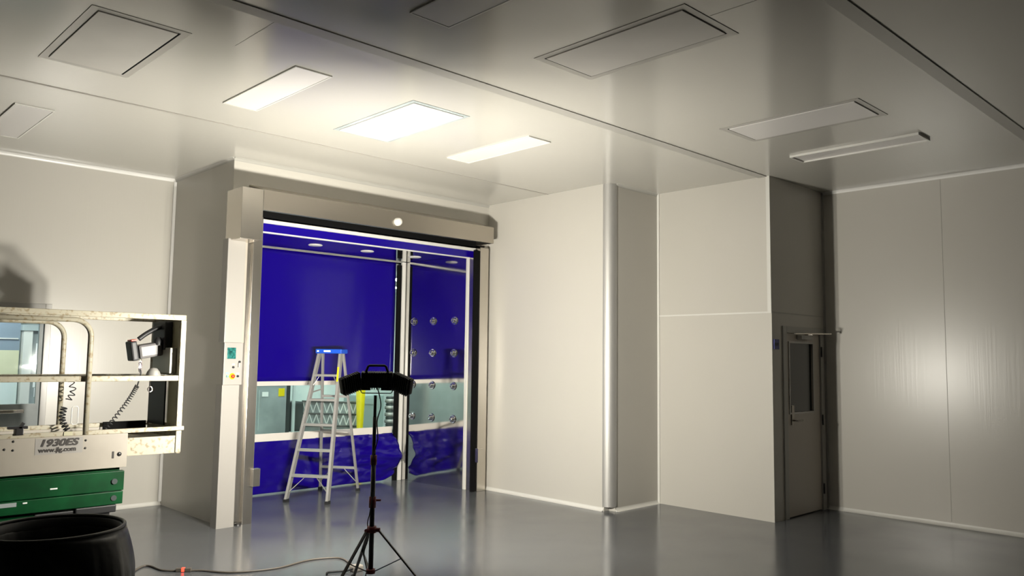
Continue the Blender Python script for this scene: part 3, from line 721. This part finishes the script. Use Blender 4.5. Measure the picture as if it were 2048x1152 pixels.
# lower end panel hung inside the end frame
obj('end_panel', bx(B(), XR-.06, XR-.046, 7.18, LY1-.07, 1.11, 1.50), m_black, sl, 'black panel on the end rail')
obj('end_panel', bx(B(), XR-.03, XR-.01, LY0+.07, 7.18, 1.13, 1.50), m_olive, sl, 'olive brown panel on the end rail')
obj('end_shield', bx(B(), XR-.03, XR-.012, LY0+.07, LY1-.09, 1.545, 2.02), m_olive, sl)
# control station
bm = B(); bx(bm, XR-.10, XR-.035, 7.13, 7.42, 1.76, 2.01, .015); ctl = obj('control_station', bm, m_black, sl, 'black control station hanging from the end rail')
bm = B(); bx(bm, XR-.09, XR-.035, 7.02, 7.42, 1.56, 1.78, .006); obj('mounting_plate', bm, mat('station_grey', (.40, .39, .33), .4), sl)
bm = B(); bx(bm, XR-.05, XR-.035, 7.05, 7.10, 1.55, 1.60); obj('plate_tab', bm, m_trimw, sl)
mcb = Matrix.Rotation(math.radians(-10), 4, 'Y'); mcb.translation = V((2.60, 7.27, 1.76))
bm = B(); bx(bm, -.10, .10, -.09, .09, -.065, .055, .02, mcb); jb = obj('joystick_box', bm, mat('box_silver', (.10, .095, .095), .45, metal=0), sl, 'silver joystick box')
bm = B(); bx(bm, -.155, -.10, -.07, .07, -.075, .095, .014, mcb); obj('box_grip', bm, m_black, jb)
bm = B(); bx(bm, -.14, -.09, -.05, .05, .096, .108, .003, mcb); obj('red_switch', bm, m_redbtn, jb)
bm = B(); tube(bm, spline([(2.74, 7.22, 1.97), (2.66, 7.24, 1.95), (2.58, 7.26, 1.90), (2.52, 7.27, 1.85)], 6), .020, 8); obj('box_strap', bm, m_black, jb)
bm = B(); lathe(bm, (2.66, 7.2, 1.80), [(.03, 0), (.034, .04), (.02, .07), (.001, .075)], 14); obj('joystick', bm, m_black, jb)
# chain clip below box and small hook
bm = B()
for i in range(4):
    c_ = V((2.545, 7.27, 1.665-.028*i)); tube(bm, [c_+V((.010*math.cos(t), .010*math.sin(t) if i % 2 else 0, .018*math.sin(t))) for t in [j*PI/4 for j in range(8)]], .0035, 6, closed=True)
obj('chain', bm, m_chrome, sl)
bm = B(); tube(bm, [V((2.54, 7.0, 1.43))+V((.020*math.cos(t), 0, .022*math.sin(t))) for t in [j*PI/6 for j in range(12)]], .004, 6, closed=True); tube(bm, [(2.54, 7.0, 1.50), (2.54, 7.0, 1.45)], .003, 6); obj('hook_ring', bm, m_chrome, sl)
bm = B(); lathe(bm, (2.56, 7.0, 1.545), [(.001, .065), (.03, .058), (.05, .03), (.06, 0)], 16); obj('alarm_dome', bm, m_alu, sl)
def coil(path, rad, turns, wr=.0045):
    P_ = spline(path, 24); n = len(P_); out = []
    N_ = int(turns*12)
    for i in range(N_+1):
        t = i/N_*(n-1); k0 = min(int(t), n-2); p = lerp(P_[k0], P_[k0+1], t-k0); d = (P_[k0+1]-P_[k0]).normalized()
        a, b = frame_of(d, V((0, 1, 0))); ph = 2*PI*turns*i/N_
        out.append(p+a*rad*math.cos(ph)+b*rad*math.sin(ph))
    bm = B(); tube(bm, out, wr, 6); return bm
obj('coiled_cord', coil([(2.53, 7.27, 1.45), (2.44, 7.25, 1.30), (2.26, 7.2, 1.08)], .016, 20), m_black, sl, 'black coiled cord')
bm = B(); tube(bm, spline([(2.545, 7.27, 1.59), (2.55, 7.26, 1.55), (2.53, 7.27, 1.45)], 6), .006, 6); obj('cord_lead', bm, m_black, sl)
obj('coiled_cord', coil([(2.07, 7.5, 1.49), (2.09, 7.5, 1.40), (2.06, 7.5, 1.33)], .022, 4), m_black, sl, 'short black coiled cord on the post')
obj('coiled_cord', coil([(2.03, 7.5, 1.27), (2.02, 7.5, 1.17), (2.06, 7.48, 1.08)], .022, 8, .006), m_black, sl, 'bunched black coiled cord')
bm = B(); pz = [(2.09, 7.5, 1.14), (2.09, 7.5, 1.26), (2.10, 7.5, 1.275), (2.13, 7.5, 1.275), (2.14, 7.5, 1.26), (2.14, 7.5, 1.14), (2.13, 7.5, 1.125), (2.10, 7.5, 1.125)]
tube(bm, pz, .004, 6, closed=True); obj('wire_loop', bm, m_trimw, sl)
# clamp tool on toe rail and brackets
bm = B(); bx(bm, 1.50, 1.63, LY0-.01, LY0+.04, 1.155, 1.175, .004); bx(bm, 1.545, 1.60, LY0-.02, LY0+.04, 1.11, 1.16, .006); bar(bm, (1.575, LY0, 1.16), (1.60, LY0, 1.20), .02, .02); obj('gate_latch', bm, m_blackm, sl, 'dark gate latch')
bm = B(); bx(bm, 1.875, 1.935, LY0-.01, LY0-.005, 1.09, 1.12); obj('dark_plate', bm, m_olive, sl)
# bolts, slot
for (x, z) in ((1.54, 1.065), (1.54, 1.0), (2.035, 1.045), (2.035, .985), (1.485, 1.01)):
    bm = B(); lathe(bm, (x, LY0, z), [(.001, .006), (.007, .005), (.009, 0)], 10, V((0, -1, 0))); obj('bolt', bm, m_blackm, sl)
bm = B(); bx(bm, 2.235, 2.25, LY0-.003, LY0, .89, .945, .001); obj('slot', bm, m_text, sl)
bm = B(); lathe(bm, (2.29, LY0, .92), [(.001, .004), (.016, .004), (.018, 0)], 16, V((0, -1, 0))); obj('cap', bm, m_blackm, sl)
obj('decal', bx(B(), 1.685, 2.015, LY0-.002, LY0, .955, 1.075), m_white, sl)
text('1930ES', 1.705, 1.015, .072, LY0-.0035, 'model_lettering', sl, shear=.25, off=.0012, sx=1.26, bold=.0045, label='black italic lettering')
text('www.jlg.com', 1.708, .972, .047, LY0-.0035, 'web_lettering', sl, off=.0006, sx=1.06, bold=.002)
text('JLG', 1.14, 1.0, .15, LY0-.0015, 'logo_lettering', sl, shear=.28, off=.004, sx=1.2)
# scissor stack
def arm(z0, z1, x0, x1, y0, y1, name='scissor_arm'):
    bm = B(); bx(bm, x0, x1, y0, y1, z0, z1, .006); return obj(name, bm, m_green, sl)
arm(.78, .815, .55, 2.32, LY0+.06, LY0+.12, 'upper_channel')
for (y0, y1) in ((LY0+.02, LY0+.07), (LY1-.07, LY1-.02)):
    arm(.63, .785, .55, 2.345, y0, y1); arm(.525, .625, .52, 2.34, y0-.005, y1+.005)
arm(.70, .76, .6, 2.30, LY0+.11, LY0+.16); arm(.55, .60, .6, 2.30, LY0+.11, LY0+.16)
for x in (2.27, 1.42, .65):
    for z in (.705, .575):
        bm = B(); tube(bm, [(x, LY0+.008, z), (x, LY1-.008, z)], .022, 12); obj('pivot_pin', bm, m_cdark, sl)
bm = B(); bx(bm, 1.81, 1.86, LY0+.016, LY0+.02, .685, .695); bx(bm, 1.63, 1.66, LY0+.010, LY0+.015, .60, .61); obj('scuff', bm, m_paper, sl)
obj('arm_decal', bx(B(), 1.36, 1.59, LY0+.012, LY0+.0145, .585, .615), m_cgrey, sl)
bm = B(); bx(bm, .42, 1.72, LY0+.0, LY1, .14, .50, .01); ch = obj('chassis', bm, m_green, sl)
obj('chassis_decal', bx(B(), 1.50, 1.70, LY0-.002, LY0, .455, .49), m_cwall, ch)
bm = B(); bx(bm, 1.722, 2.26, LY0+.05, LY1-.05, .16, .505, .01); bx(bm, 2.0, 2.30, LY0+.03, LY0+.2, .46, .52, .01); obj('battery_tray', bm, m_black, sl)
for x in (.68, 2.06):
    for y in (LY0+.035, LY1-.035):
        bm = B(); lathe(bm, (x, y-.045, .16), [(.001, 0), (.10, 0), (.145, .008), (.16, .02), (.16, .07), (.145, .082), (.10, .09), (.001, .09)], 28, V((0, 1, 0))); obj('wheel', bm, m_black, sl)
